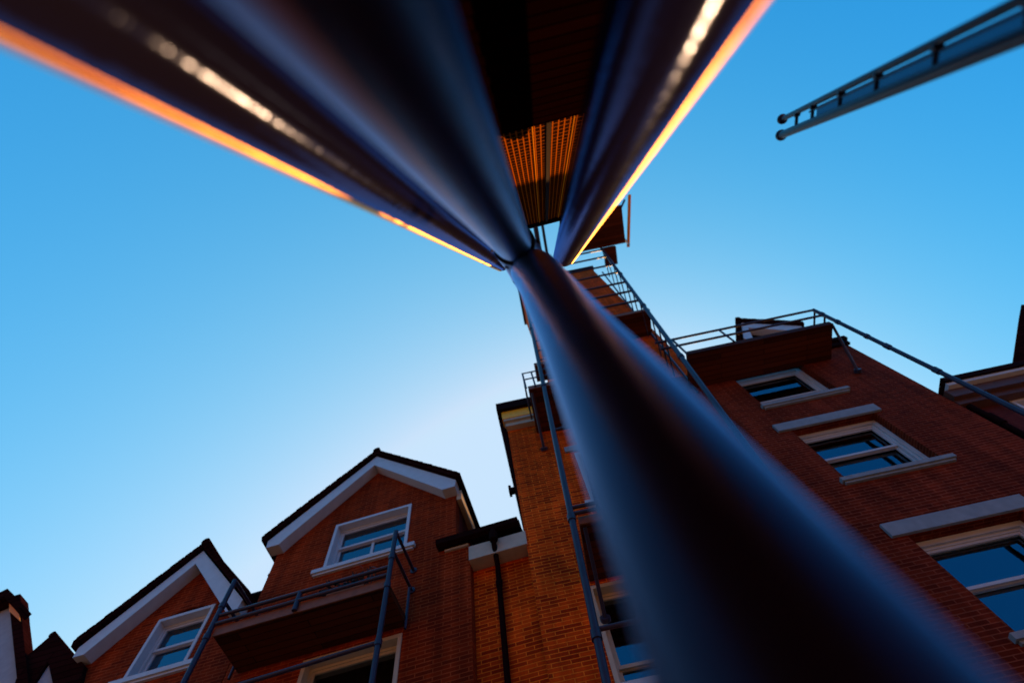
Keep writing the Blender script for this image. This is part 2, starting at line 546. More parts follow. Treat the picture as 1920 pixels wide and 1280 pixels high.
# ------------------------------------------------------------------ windows
def window(F, u0, u1, h0, h1, kind='sash', rail=None, fw=0.11, rec=0.07, sill=(0.2, 0.2), sillm='white', sill_drop=0.10,
           fm='white', curtain=False, sky_backing=False, arch=0.0, lintel=None, label=None):
    """box-sash window as a part of its house: outer frame > sashes, panes, sill"""
    f = MB()
    # stepped outer frame: flush architrave on the houses, set back in the brick reveal on the block
    flush = rec < 0.15
    fo = 0.07 if flush else 0.10
    base_d = -0.025 if flush else rec
    sr = 0.15 if flush else rec + 0.05
    for (a, w_, d0, d1) in ((0.002, fo, base_d, 0.235 if flush else rec + 0.12), (fo, 0.05, sr, sr + 0.08)):
        A0, A1, B0, B1 = u0 + a, u1 - a, h0 + (a if a else 0), h1 - a
        F.b(f, A0, A0 + w_, d0, d1, B0, B1)
        F.b(f, A1 - w_, A1, d0, d1, B0, B1)
        if arch and not a:
            n = 8
            for k in range(n):
                s0, s1 = k / n, (k + 1) / n
                x0, x1 = A0 + w_ + (A1 - A0 - 2 * w_) * s0, A0 + w_ + (A1 - A0 - 2 * w_) * s1
                y0_, y1_ = B1 + arch * 4 * s0 * (1 - s0), B1 + arch * 4 * s1 * (1 - s1)
                f.prism(F.poly([(x0, B1 - w_), (x1, B1 - w_), (x1, y1_), (x0, y0_)]), d0, d1)
        else:
            F.b(f, A0 + w_, A1 - w_, d0, d1, B1 - w_, B1)
        F.b(f, A0 + w_, A1 - w_, d0, d1, B0, B0 + w_ * 0.7)
    fr = f.build("window", M[fm], F.r)
    if label:
        fr["label"] = label
    iu0, iu1 = u0 + fo + 0.05, u1 - fo - 0.05
    ih0, ih1 = h0 + fo * 0.7 + 0.035, h1 - fo - 0.05
    mid = rail if rail is not None else (ih0 + ih1) / 2
    up, lo = MB(), MB()
    dU, dL = sr + 0.02, sr + 0.065
    st = 0.045
    for (s, z0, z1, d) in ((up, mid - 0.02, ih1, dU), (lo, ih0, mid + 0.02, dL)):
        F.b(s, iu0, iu0 + st, d, d + 0.042, z0, z1)
        F.b(s, iu1 - st, iu1, d, d + 0.04, z0, z1)
        F.b(s, iu0 + st, iu1 - st, d, d + 0.04, z0, z0 + (0.055 if s is up else 0.08))
        F.b(s, iu0 + st, iu1 - st, d, d + 0.04, z1 - 0.05, z1)
    if kind == 'mullion':
        c = (iu0 + iu1) / 2
        F.b(lo, c - 0.03, c + 0.03, dL, dL + 0.04, ih0 + 0.08, mid - 0.03)
    su = up.build("sash", M[fm], fr)
    sl = lo.build("sash", M[fm], fr)
    for (z0, z1, d, o) in ((mid + 0.035, ih1 - 0.05, dU + (0.03 if flush else 0.072), su), (ih0 + 0.08, mid - 0.03, dL + (0.03 if flush else 0.072), sl)):
        p = MB()
        F.b(p, iu0 + st, iu1 - st, d, d + 0.004, z0, z1)
        p.build("pane", M['glass'], fr)
    if curtain:
        c = MB()
        n = 60
        for k in range(n):
            a, b_ = iu0 - 0.1 + (iu1 - iu0 + 0.2) * k / n, iu0 - 0.1 + (iu1 - iu0 + 0.2) * (k + 1) / n
            da, db = sr + 0.17 + 0.025 * math.sin(k * 1.3), sr + 0.17 + 0.025 * math.sin((k + 1) * 1.3)
            c.face([F.p(a, da, ih0 - 0.1), F.p(b_, db, ih0 - 0.1), F.p(b_, db, ih1 + 0.1), F.p(a, da, ih1 + 0.1)])
        c.build("curtain", M['curtain'], fr, True)
    if sky_backing:  # added sheet behind the glass, stands in for reflected sky
        c = MB(); F.b(c, iu0 - 0.05, iu1 + 0.05, sr + 0.16, sr + 0.165, ih0, ih1 - 0.42)
        c.build("sky_backing", M['sky_backing'], fr)
    if sill:
        s = MB()
        F.b(s, u0 - sill[0], u1 + sill[1], -0.10, -0.001, h0 - sill_drop, h0 - 0.003)
        F.b(s, u0 + 0.003, u1 - 0.003, 0.0, 0.23, h0 - sill_drop + 0.05, h0 + 0.001)
        F.b(s, u0 - sill[0] + 0.04, u1 + sill[1] - 0.04, -0.06, -0.001, h0 - sill_drop - 0.05, h0 - sill_drop - 0.002)
        s.build("sill", M[sillm], fr)
    if lintel:
        s = MB()
        F.b(s, lintel[0], lintel[1], -0.06, 0.0 - 0.002, lintel[2], lintel[3])
        s.build("lintel", M['stone'], fr)
    return fr

def gable_roof(F, ue0, he0, ua, ha, ue1, he1, d0, d1, th=0.13):
    """two tiled slopes with a ridge; returns the roof mesh builder"""
    r = MB()
    r.prism(F.poly([(ue0, he0), (ua, ha), (ua, ha + th * 1.5), (ue0 - th * 0.4, he0 + th * 1.2)]), d0, d1)
    r.prism(F.poly([(ua + 0.002, ha), (ue1, he1), (ue1 + th * 0.4, he1 + th * 1.2), (ua + 0.002, ha + th * 1.5)]), d0, d1)
    for (xa, ha_, xb, hb_) in ((ue0, he0, ua, ha), (ue1, he1, ua, ha)):
        n = max(4, int(math.hypot(xb - xa, hb_ - ha_) / 0.17))
        for k in range(n):
            s0_, s1_ = k / n + 0.004, (k + 1) / n - 0.004
            up0, up1 = th * 1.22 + random.uniform(0.0, 0.006), th * 1.22 + random.uniform(0.008, 0.018)
            pp_ = [(xa + (xb - xa) * s0_, ha_ + (hb_ - ha_) * s0_ + th * 0.9), (xa + (xb - xa) * s1_, ha_ + (hb_ - ha_) * s1_ + th * 0.9),
                   (xa + (xb - xa) * s1_, ha_ + (hb_ - ha_) * s1_ + up0 + 0.03), (xa + (xb - xa) * s0_, ha_ + (hb_ - ha_) * s0_ + up1 + 0.03)]
            r.prism(F.poly(pp_), d0 - 0.012 - random.uniform(0, 0.012), d0 + 0.35)
    rp = [F.p(ua, d0 - 0.02 + k * (d1 - d0) / 8, ha + th * 1.35) for k in range(9)]
    r.tube(rp, 0.10, 10)
    return r

def bargeboard(F, ue0, he0, ua, ha, ue1, he1, wd, d0, d1, foot=0.45):
    b = MB()
    # foot: short level return at each eave
    b.prism(F.poly([(ue0, he0), (ua, ha), (ua, ha - wd), (ue0 + foot, he0 - wd + foot * (ha - he0) / (ua - ue0) * 0.72), (ue0 + foot * 0.75, he0 - wd * 0.55), (ue0 + 0.03, he0 - wd * 0.55)]), d0, d1)
    b.prism(F.poly([(ua + 0.001, ha), (ue1, he1), (ue1 - 0.03, he1 - wd * 0.55), (ue1 - foot * 0.75, he1 - wd * 0.55), (ue1 - foot, he1 - wd + foot * (ha - he1) / (ue1 - ua) * 0.72), (ua + 0.001, ha - wd)]), d0, d1)
    return b

# ------------------------------------------------------------------ the gabled house beside the tower
u0 = -4.35
house = thing("brick_house", "red brick house with white-edged gable and half-open sash window above a balcony", "house", fpos(u0, YL), YL)
F = Local(house, u0)
GR = -HC
m = MB()
m.plate(F.poly([(-6.48, GR), (-1.88, GR), (-1.88, 8.78), (-2.18, 8.78), (-2.18, 10.45), (-4.36, 12.42), (-6.48, 10.25)]),
        [(-5.15 - u0, -3.27 - u0, 9.20 + HC, 10.62 + HC), (-4.95 - u0, -3.14 - u0, 5.35 + HC, 7.03 + HC),
         (-4.95 - u0, -3.14 - u0, 1.9 + HC, 3.6 + HC)], 0.0, 0.24)
m.build("wall", M['brick'], house)
m = MB()     # side walls, floors and back close the volume
F.b(m, -6.48, -6.36, 0.245, 5.0, GR, 10.2); F.b(m, -2.30, -2.18, 0.245, 5.0, 8.7, 10.4); F.b(m, -1.98, -1.88, 0.245, 5.0, GR, 8.7)
F.b(m, -6.48, -1.88, 5.0, 5.2, GR, 10.2)
m.build("side_wall", M['brick_dark'], house)
m = MB()
F.b(m, -6.34, -2.0, 1.2, 1.25, GR + 0.01, 10.2); F.b(m, -6.34, -2.32, 0.25, 4.9, 10.95, 11.0); F.b(m, -6.34, -2.0, 0.25, 4.9, 7.9, 8.0)
m.build("interior", M['inside'], house)
gable_roof(F, -6.78, 10.38, -4.38, 12.84, -2.03, 10.66, -0.34, 5.2).build("roof", M['tile'], house)
bargeboard(F, -6.66, 10.40, -4.37, 12.80, -2.10, 10.68, 0.41, -0.27, -0.003).build("bargeboard", M['white'], house)
m = MB(); F.b(m, -2.165, -2.05, 0.0, 5.1, 10.3, 10.62)
m.build("eaves_board", M['cream'], house)
m = MB(); F.b(m, -6.72, -6.49, 0.3, 5.1, 9.72, 9.86)
m.tube([F.p(-6.66, 0.25, 9.9), F.p(-6.66, 5.0, 9.9)], 0.07, 10)
m.build("gutter", M['lead'], house)
window(F, -5.15, -3.27, 9.20, 10.62, 'mullion', rail=9.97, label="sash window with raised lower half under the gable")
window(F, -4.95, -3.14, 5.35, 7.03, fm='cream', rail=5.6, sky_backing=True, label="sash window below the balcony")
window(F, -4.95, -3.14, 1.9, 3.6)
# recessed link to the tower with its boxed eaves, gutter and rainwater pipe
m = MB(); F.b(m, -1.879, -0.70, 0.22, 0.46, GR, 8.75)
m.build("link_wall", M['brick_bounce'], house)
m = MB(); F.b(m, -1.877, -0.70, -0.10, 0.21, 8.20, 8.56); F.b(m, -2.40, -1.90, -0.05, -0.003, 8.68, 8.73)
m.build("boxed_eaves", M['cream'], house)
m = MB()
m.prism([(-0.34, 9.05 + HC), (-0.02, 9.05 + HC), (-0.02, 8.66 + HC), (-0.16, 8.60 + HC)], 0, 1)
m2 = MB()
q = [(-2.54, -0.24, 8.87), (-2.54, -0.004, 8.90), (-2.54, -0.004, 8.765), (-2.54, -0.12, 8.735), (-2.54, -0.215, 8.765)]
m2.hexa([F.p(a, b, c) for a, b, c in q], [F.p(-0.80, b, c) for a, b, c in q])
m2.build("gutter", M['lead'], house)
m = MB(); m.prism(F.poly([(-1.9, 9.0), (-0.8, 9.0), (-0.8, 9.05), (-1.9, 9.05)]), 0.0, 0.3)
F.b(m, -6.3, -0.8, 0.3, 5.0, 8.95, 9.1)
m.build("flat_roof", M['tile'], house)
m = MB()
m.tube([F.p(-1.33, -0.2, 8.72), F.p(-1.33, -0.22, 8.5), F.p(-1.34, -0.16, 8.38), F.p(-1.36, 0.1, 8.05), F.p(-1.37, 0.14, 7.9), F.p(-1.40, 0.14, GR)], 0.052, 12)
m.tube([F.p(-1.33, -0.21, 8.62), F.p(-1.33, -0.21, 8.42)], 0.085, 12)
for hh in (7.6, 5.4, 3.2):
    m.tube([F.p(-1.37, 0.14, hh), F.p(-1.37, 0.14, hh + 0.12)], 0.066, 12)
m.build("downpipe", M['lead'], house, True)

# ------------------------------------------------------------------ the smaller gabled house to its left
u0 = -8.4
h1 = thing("brick_house", "smaller red brick house with steep white-edged gable and arched-head window", "house", fpos(u0, YL), YL)
F = Local(h1, u0)
m = MB()
m.plate(F.poly([(-9.95, GR), (-6.50, GR), (-6.50, 8.7), (-6.75, 8.75), (-8.40, 10.60), (-9.95, 8.70)]),
        [[(p[0] - u0, p[1] + HC) for p in [(-8.75, 7.73), (-7.48, 7.73), (-7.48, 9.12), (-7.8, 9.20), (-8.115, 9.24), (-8.43, 9.20), (-8.75, 9.12)]],
         (-8.75 - u0, -7.48 - u0, 4.4 + HC, 6.0 + HC)], 0.0, 0.24)
m.build("wall", M['brick'], h1)
m = MB(); F.b(m, -9.95, -9.85, 0.245, 5, GR, 8.6); F.b(m, -6.62, -6.50, 0.245, 5, GR, 8.6); F.b(m, -9.95, -6.5, 5, 5.2, GR, 8.6)
m.build("side_wall", M['brick_dark'], h1)
m = MB(); F.b(m, -9.8, -6.65, 1.1, 1.15, GR + 0.01, 8.6); F.b(m, -9.8, -6.65, 0.25, 1.0, 9.4, 9.45)
m.build("interior", M['inside'], h1)
gable_roof(F, -10.2, 8.66, -8.40, 10.80, -6.52, 8.66, -0.36, 5.2).build("roof", M['tile'], h1)
bargeboard(F, -10.08, 8.66, -8.39, 10.74, -6.60, 8.70, 0.41, -0.28, -0.003, 0.35).build("bargeboard", M['white'], h1)
window(F, -8.75, -7.48, 7.73, 9.12, rail=8.47, arch=0.16, label="arched-head sash window with a stay on its left")
window(F, -8.75, -7.48, 4.4, 6.0)

# ------------------------------------------------------------------ tiled dormer house and the white gable at far left
u0 = -10.9
dr = thing("dormer_house", "low house with dark tiled gablet between the white gable and arched-window house", "house", fpos(u0, YL), YL)
F = Local(dr, u0)
m = MB(); m.prism(F.poly([(-12.0, GR), (-9.97, GR), (-9.97, 8.0), (-10.9, 9.0), (-12.0, 8.0)]), 0.25, 4.0)
m.build("wall", M['brick'], dr)
m = MB(); m.prism(F.poly([(-11.38, 9.53), (-11.62, 9.02), (-11.0, 7.7), (-10.7, 7.6), (-10.88, 8.72), (-9.7, 7.42), (-9.4, 7.4), (-9.82, 8.33)]), -0.12, 0.9)
m.tube([F.p(-11.36, -0.14, 9.50), F.p(-11.36, 0.9, 9.50)], 0.07, 10)
m.build("roof", M['tile'], dr)
m = MB(); m.prism(F.poly([(-10.90, 8.74), (-10.68, 7.62), (-10.5, 6.6), (-9.55, 6.6), (-9.72, 7.43)]), -0.05, 0.245)
m.build("rendered_panel", M['render'], dr)

u0 = -13.6
wh = thing("rendered_house", "pale rendered gable with a painted sunlit patch at the left end of the row", "house", fpos(u0, YL), YL)
F = Local(wh, u0)
m = MB(); m.prism(F.poly([(-17.2, GR), (-9.6, GR), (-9.6, 6.6), (-10.50, 7.56), (-13.62, 11.05), (-14.1, 11.05), (-17.2, 7.6)]), -0.10, 0.3)
m.build("wall", M['render'], wh)
m = MB(); m.prism(F.poly([(-13.60, 11.07), (-9.5, 6.45), (-9.2, 6.30), (-10.21, 7.48), (-12.72, 10.38), (-13.45, 11.25)]), -0.22, 0.12)
m.prism(F.poly([(-13.605, 11.07), (-13.46, 11.25), (-14.3, 11.25), (-17.6, 7.6), (-17.2, 7.5), (-14.1, 11.07)]), -0.22, 0.12)
m.build("roof", M['tile'], wh)
m = MB(); m.prism(F.poly([(-14.20, 11.12), (-13.72, 11.33), (-12.60, 10.46), (-12.64, 10.30), (-13.52, 10.99), (-13.95, 10.86)]), -0.42, -0.10)
m.build("verge_cap", M['tile'], wh)
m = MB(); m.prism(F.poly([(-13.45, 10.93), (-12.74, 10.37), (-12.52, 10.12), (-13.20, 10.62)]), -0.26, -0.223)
m.build("sunlit_patch", M['sun_orange'], wh)  # thin orange plate added as the sunlit spot on the verge

# ------------------------------------------------------------------ the narrow tower with the fire escape
u0 = 0.4
tw = thing("brick_tower", "tall narrow tower behind the fire escape, warm light painted into brick and eaves board", "tower", fpos(u0, YR), YR)
F = Local(tw, u0)
m = MB()
m.plate(F.poly([(-0.72, GR), (1.30, GR), (1.30, 12.5), (-0.72, 12.5)]),
        [(0.78 - u0, 1.20 - u0, 9.0 + HC, 10.85 + HC), (0.20 - u0, 1.20 - u0, 5.1 + HC, 6.90 + HC), (0.20 - u0, 1.20 - u0, 1.4 + HC, 3.3 + HC)], 0.0, 0.24)
m.build("wall", M['brick_bounce'], tw)
m = MB()
sk = math.tan(R(17.0))  # side walls skewed: gap added so the sun beam reaches the pipes
m.prism(F.poly([(-0.72, GR), (-0.60, GR), (-0.60, 12.5), (-0.72, 12.5)]), 0.245, 4.5)
m.prism(F.poly([(1.18, GR), (1.30, GR), (1.30, 12.5), (1.18, 12.5)]), 0.245, 4.5, 4.25 * sk)
F.b(m, -0.72, 2.5, 4.5, 4.6, GR, 12.5)
m.build("side_wall", M['brick_dark'], tw)
m = MB(); F.b(m, -0.58, 1.16, 0.8, 0.85, GR + 0.01, 12.4)
m.build("interior", M['inside'], tw)
m = MB(); F.b(m, -0.74, 1.30, -0.16, -0.003, 12.50, 12.66)
F.b(m, -0.78, 1.30, -0.24, -0.003, 12.662, 12.74)
ev = m.build("eaves_board", M['cream'], tw)
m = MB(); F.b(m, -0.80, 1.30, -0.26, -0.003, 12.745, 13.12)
m.build("fascia", M['lit_yellow'], ev)
m = MB(); F.b(m, -0.92, 1.30, -0.36, 4.7, 13.125, 13.50)
m.build("roof", M['lead'], tw)
m = MB(); m.prism(F.poly([(-0.90, 13.12), (-0.74, 13.12), (-0.723, 9.6), (-0.76, 9.6)]), 0.0, 0.30)
m.build("verge_flashing", M['lead'], tw)
m = MB(); F.b(m, -0.90, -0.723, 0.04, 0.16, 10.02, 10.14); F.b(m, -0.92, -0.86, 0.02, 0.18, 9.98, 10.20)
m.build("wall_bracket", M['lead'], tw)
window(F, 0.78, 1.20, 9.0, 10.85, fw=0.09, lintel=(0.58, 1.29, 10.92, 11.12), sill=(0.15, 0.08))
window(F, 0.20, 1.20, 5.1, 6.90, fm='cream', rail=5.5, fw=0.13)
window(F, 0.20, 1.20, 1.4, 3.3)
m = MB(); F.b(m, 1.10, 4.95, 0.02, 2.2, 13.52, 26.6)
us = m.build("upper_shaft", M['brick_bounce'], tw)
m = MB(); F.b(m, 1.0, 5.05, -0.08, 2.3, 26.603, 26.8)
m.build("coping", M['lead'], us)
m = MB(); F.b(m, 3.4, 4.1, 0.0, 0.018, 18.2, 19.4)
m.build("vent", M['lead'], us)

# ------------------------------------------------------------------ added wall behind the viewer, bounces warm sun onto the facades
ot = thing("bounce_wall", "added pale brick wall out of view, bouncing warm sunlight onto the gabled houses", "building", (0, -10.5, 0), 0)
m = MB(); m.box(-30, 30, -6, 0, 0, 10.5)
for k in range(13):
    m.box(-30 + 4.9 * k, -29.4 + 4.9 * k, 0.001, 0.12, 0, 10.2)
m.build("wall", M['bounce_wall_brick'], ot)
m = MB(); m.hexa([(-30.2, -6.2, 10.51), (30.2, -6.2, 10.51), (30.2, 0.3, 10.51), (-30.2, 0.3, 10.51)], [(-30.2, -3.2, 13.2), (30.2, -3.2, 13.2), (30.2, -2.9, 13.2), (-30.2, -2.9, 13.2)])
m.build("roof", M['tile'], ot)

# ------------------------------------------------------------------ fire escape
u0 = 0.2
fe = thing("fire_escape", "tall navy steel fire escape with rails climbing the narrow brick tower", "fire escape", fpos(u0, YR), YR)
F = Local(fe, u0)
PD = -1.42
KF = 0.95                                    # the frame stands clear of the landings
def lean(h): return 0.055 * (h - 5.0)
def fp_(u, h, d=None): return F.p((u + lean(h)) * KF, PD if d is None else d, h * KF if h > GR + 0.01 else h)
def post(u, h0, h1_, r=0.05, d=PD, name="post"):
    m = MB(); m.tube([fp_(u, h0, d), fp_(u, h1_, d)], r, 14)
    for hh in (5.15, 7.45, 12.6, 16.9, 21.0):
        if h0 < hh < h1_:
            m.tube([fp_(u, hh - 0.12, d), fp_(u, hh + 0.02, d)], r * 1.3, 14)
    return m.build(name, M['steel'], fe, True)
post(0.02, GR, 26.0, 0.055)
def ur(h): return 4.19 + (h - 13.0) * 0.0936 - lean(h)     # line of the right-hand post
m = MB(); m.tube([fp_(ur(5.0), 5.0), fp_(ur(27.3), 27.3)], 0.062, 14)
for hh in (12.6, 16.9, 21.0):
    m.tube([fp_(ur(hh), hh - 0.12), fp_(ur(hh), hh + 0.02)], 0.082, 14)
m.build("post", M['steel'], fe, True)
post(0.55, 7.4, 11.2, 0.03, PD + 0.35)
post(4.25, 12.9, 26.5, 0.035, -0.1)
def rail(h, ua=0.02, ub=None, r=0.040, d=PD, name="rail"):
    ub = ur(h) if ub is None else ub
    m = MB(); m.tube([fp_(ua, h, d), fp_(ub, h, d)], r, 10)
    return m.build(name, M['steel'], fe, True)
for hh in (25.6, 24.2, 22.6, 21.3, 19.8, 18.6, 17.45):
    rail(hh)
    m = MB(); m.tube([fp_(ur(hh), hh), fp_(ur(hh) + 0.2, hh, -0.05)], 0.022, 8)
    m.build("rail", M['steel'], fe, True)
for hh in (5.18, 7.66, 7.50, 10.3):
    rail(hh, 0.02, 1.15, 0.034)
for hh in (15.7, 14.9, 14.2):
    rail(hh, 0.02, 0.9, 0.022)
    m = MB(); m.tube([fp_(ur(hh), hh), fp_(ur(hh) + 0.2, hh, -0.05)], 0.022, 8)
    m.build("rail", M['steel'], fe, True)
def platform(ua, ub, h, d0=-1.0, d1=-0.02, th=0.14, name="landing"):
    m = MB(); F.b(m, ua, ub, d0 + 0.03, d1, h, h + th)
    p = m.build(name, M['timber'], fe)
    m = MB(); F.b(m, ua, ub, d0, d0 + 0.028, h - 0.01, h + th + 0.02)
    m.build("edge_board", M['fascia'], p)
    return p
platform(0.26, 1.2, 7.00, -1.3)
platform(0.03, 1.25, 12.08, -1.33)
platform(0.9, 4.75, 16.75, -0.95)
platform(0.45, 1.1, 15.0, -0.6)
for hh, uu in ((12.08, 0.10), (12.08, 1.2), (7.0, 0.33)):
    m = MB(); m.tube([F.p(uu, -1.22, hh - 0.02), F.p(uu, -0.04, hh - 0.80)], 0.035, 10)
    m.tube([F.p(uu, -0.07, hh - 0.79), F.p(uu, -0.003, hh - 0.82)], 0.085, 12)
    m.build("bracket", M['steel'], fe, True)
for hh in (12.98, 12.6):
    m = MB(); m.tube([F.p(-0.02, -0.05, hh), F.p(-0.02, -1.36, hh), F.p(1.2, -1.36, hh)], 0.024, 10)
    m.build("guard_rail", M['steel'], fe, True)
for uu in (-0.02, 0.22, 1.2):
    m = MB(); m.tube([F.p(uu, -1.36, 12.1), F.p(uu, -1.36, 12.98)], 0.024, 10)
    m.build("baluster", M['steel'], fe, True)
# ------------------------------------------------------------------ top landing on the tower
tl = thing("roof_landing", "dark boarded landing with handrail painted orange as if sunlit, on top of the tower", "landing", fpos(5.3, YR, -2.2), YR)
m = MB(); m.box(-1.9, 1.0, -1.0, 0.75, 24.6 + HC, 24.85 + HC)
m.build("deck", M['timber'], tl)
m = MB(); m.box(-0.1, 0.45, 0.76, 1.6, 24.3 + HC, 24.6 + HC)
m.build("beam_end", M['timber'], tl)
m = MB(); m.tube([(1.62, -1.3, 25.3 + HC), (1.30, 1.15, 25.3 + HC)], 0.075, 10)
m.build("handrail", M['sun_orange'], tl, True)  # sunlit orange painted into the rail colour
for y0, y1 in ((-0.9, -1.1), (0.6, 1.05)):
    m = MB(); m.tube([(1.0, y0, 24.7 + HC), (1.34, y1, 25.25 + HC)], 0.05, 8)
    m.build("post", M['steel'], tl, True)
for xx, r in ((-3.05, 0.12), (-2.72, 0.07)):
    m = MB(); m.tube([(xx, -1.6, 24.9 + HC), (xx, 2.0, 24.9 + HC)], r, 10)
    m.build("support_beam", M['steel'], tl, True)

# ------------------------------------------------------------------ right-hand block
u0 = 6.5
rb = thing("brick_block", "dark red brick block with three stacked sash windows and stone lintels", "building", fpos(u0, YR), YR)
F = Local(rb, u0)
m = MB()
H = [(5.66, 7.62, 11.12, 12.95), (5.66, 7.62, 8.10, 9.98), (5.62, 7.62, 4.62, 6.54), (5.62, 7.62, 0.9, 3.0)]
m.plate(F.poly([(2.85, GR), (9.30, GR), (9.30, 13.45), (2.85, 13.45)]), [(a - u0, b - u0, c + HC, d + HC) for a, b, c, d in H], 0.0, 0.24)
m.build("wall", M['brick_deep'], rb)
m = MB()
m.prism(F.poly([(2.85, GR), (2.97, GR), (2.97, 13.4), (2.85, 13.4)]), 0.245, 4.5, 4.25 * sk)
F.b(m, 9.18, 9.30, 0.245, 4.5, GR, 13.4); F.b(m, 5.3, 9.30, 4.5, 4.6, GR, 13.4)
m.build("side_wall", M['brick_dark'], rb)
m = MB(); F.b(m, 5.0, 9.15, 0.9, 0.95, GR + 0.01, 13.3)
m.build("interior", M['inside'], rb)
m = MB(); F.b(m, 8.35, 9.42, -0.14, 0.2, 13.455, 13.62); F.b(m, 8.38, 9.36, -0.08, -0.003, 13.25, 13.45)
m.build("coping", M['lead'], rb)
m = MB(); q = [(4.1, 0.05, 13.47), (9.2, 0.05, 13.47), (9.2, 4.5, 13.47), (4.1, 4.5, 13.47)]
m.hexa([F.p(*p) for p in q], [F.p(4.1, 3.0, 16.4), F.p(9.2, 3.0, 16.4), F.p(9.2, 4.5, 16.4), F.p(4.1, 4.5, 16.4)])
m.build("roof", M['tile'], rb)
window(F, *H[0], rail=11.72, rec=0.20, sill=(0.1, 0.16), sillm='stone')
window(F, *H[1], rail=9.08, rec=0.20, sill=(0.16, 0.16), sillm='stone', lintel=(5.36, 7.78, 9.97, 10.24))
window(F, *H[2], rail=5.60, rec=0.20, sill=(0.16, 0.16), sillm='stone', lintel=(5.36, 7.86, 6.55, 6.84), curtain=True, label="sash window with a pale net curtain drawn behind it")
window(F, *H[3], rec=0.20, sill=(0.16, 0.16), sillm='stone', lintel=(5.36, 7.86, 3.05, 3.34))
# attic dormer
dm = MB(); F.b(dm, 8.55, 10.55 - 0.6, 1.6, 4.0, 15.4, 17.3)
dmo = dm.build("dormer", M['brick'], rb)
rr = gable_roof(F, 8.30, 17.6, 9.0, 19.0, 10.7, 17.55, 1.15, 4.2, 0.16)
rr.build("dormer_roof", M['tile'], dmo)
bargeboard(F, 8.42, 17.62, 9.0, 18.95, 10.6, 17.6, 0.55, 1.25, 1.55, 0.3).build("bargeboard", M['white'], dmo)
m = MB(); F.b(m, 8.55, 8.75, 1.4, 1.59, 15.8, 17.3); F.b(m, 9.75, 9.94, 1.4, 1.59, 15.8, 17.3)
m.build("window_frame", M['white'], dmo)

# ------------------------------------------------------------------ balconies
def balcony(root, F, ua, ub, h, d0, poles, front_rails, top, pole_r=0.045, edge='fascia', rail_end=None, rail_start=None):
    m = MB(); F.b(m, ua, ub, d0 + 0.03, -0.02, h, h + 0.13)
    dk = m.build("deck", M['timber'], root)
    m = MB(); F.b(m, ua, ub, d0, d0 + 0.028, h - 0.02, h + 0.16)
    m.build("edge_board", M[edge], dk)
    for (u, hb, ht) in poles:
        m = MB(); m.tube([F.p(u, d0 - 0.04, hb), F.p(u, d0 - 0.04, ht)], pole_r, 14)
        for hh in (h - 1.2, h - 0.1, h + 0.55):
            m.tube([F.p(u, d0 - 0.04, hh), F.p(u, d0 - 0.04, hh + 0.1)], pole_r * 1.3, 14)
        m.build("post", M['steel'], root, True)
    for hh in front_rails:
        m = MB(); m.tube([F.p(rail_start or ua, d0 - 0.04, hh), F.p(rail_end or ub, d0 - 0.04, hh)], 0.034, 12)
        m.build("front_rail", M['steel'], root, True)
    return dk

u0 = -4.6
lb = thing("balcony", "boarded balcony with navy tube rails under the half-open gable window", "balcony", fpos(u0, YL), YL, "steel-railed balconies on the brick fronts")
F = Local(lb, u0)
balcony(lb, F, -6.2, -3.08, 7.16, -1.0, [(-6.26, GR, 8.36), (-3.05, GR, 8.44)], (7.54, 7.36), 8.4)
for uu, ht in ((-6.26, 8.36), (-3.05, 8.44)):
    for hh in (ht, ht - 0.5):
        m = MB(); m.tube([F.p(uu, -1.04, hh), F.p(uu, -0.02, hh)], 0.03, 12)
        m.tube([F.p(uu, -0.03, hh), F.p(uu, -0.003, hh)], 0.07, 12)
        m.build("side_rail", M['steel'], lb, True)
    m = MB(); m.tube([F.p(uu, -0.12, ht - 0.5), F.p(uu, -0.12, 7.0)], 0.026, 12)
    m.build("back_post", M['steel'], lb, True)
m = MB(); m.tube([F.p(-4.72, -1.03, 7.16), F.p(-4.72, -1.03, 7.56)], 0.045, 12)
m.build("mid_post", M['steel'], lb, True)
m = MB(); m.tube([F.p(-5.3, -1.04, 5.97), F.p(-3.05, -1.04, 6.02)], 0.034, 12)
m.build("lower_rail", M['steel'], lb, True)

u0 = 6.5
rbal = thing("balcony", "boarded balcony with navy tube rails high on the dark red brick block", "balcony", fpos(u0, YR), YR, "steel-railed balconies on the brick fronts")
F = Local(rbal, u0)
balcony(rbal, F, 4.40, 8.40, 12.66, -1.08, [(8.50, GR, 13.66)], (13.66, 13.2), 13.6, 0.05, 'timber', 8.52, 3.86)
m = MB(); m.tube([F.p(4.36, -1.12, 13.66), F.p(4.36, -1.12, 12.6)], 0.03, 12)
m.build("post", M['steel'], rbal, True)
m = MB(); m.tube([F.p(5.72, -1.12, 12.75), F.p(5.72, -1.12, 13.66)], 0.028, 12)
m.build("mid_post", M['steel'], rbal, True)
for hh in (13.6, 13.15):
    m = MB(); m.tube([F.p(8.50, -1.12, hh), F.p(8.50, -0.02, hh)], 0.028, 12)
    m.build("side_rail", M['steel'], rbal, True)
for uu in (8.5,):
    m = MB(); m.tube([F.p(uu, -0.98, 12.85), F.p(uu, -0.05, 11.75)], 0.036, 12)
    m.tube([F.p(uu, -0.10, 11.76), F.p(uu, -0.003, 11.73)], 0.085, 12)
    m.build("bracket", M['steel'], rbal, True)
for hh in (10.75, 9.35):
    m = MB(); m.tube([F.p(8.50, -1.12, hh), F.p(8.50, -1.12, hh + 0.16)], 0.066, 12)
    m.build("clamp", M['steel'], rbal, True)

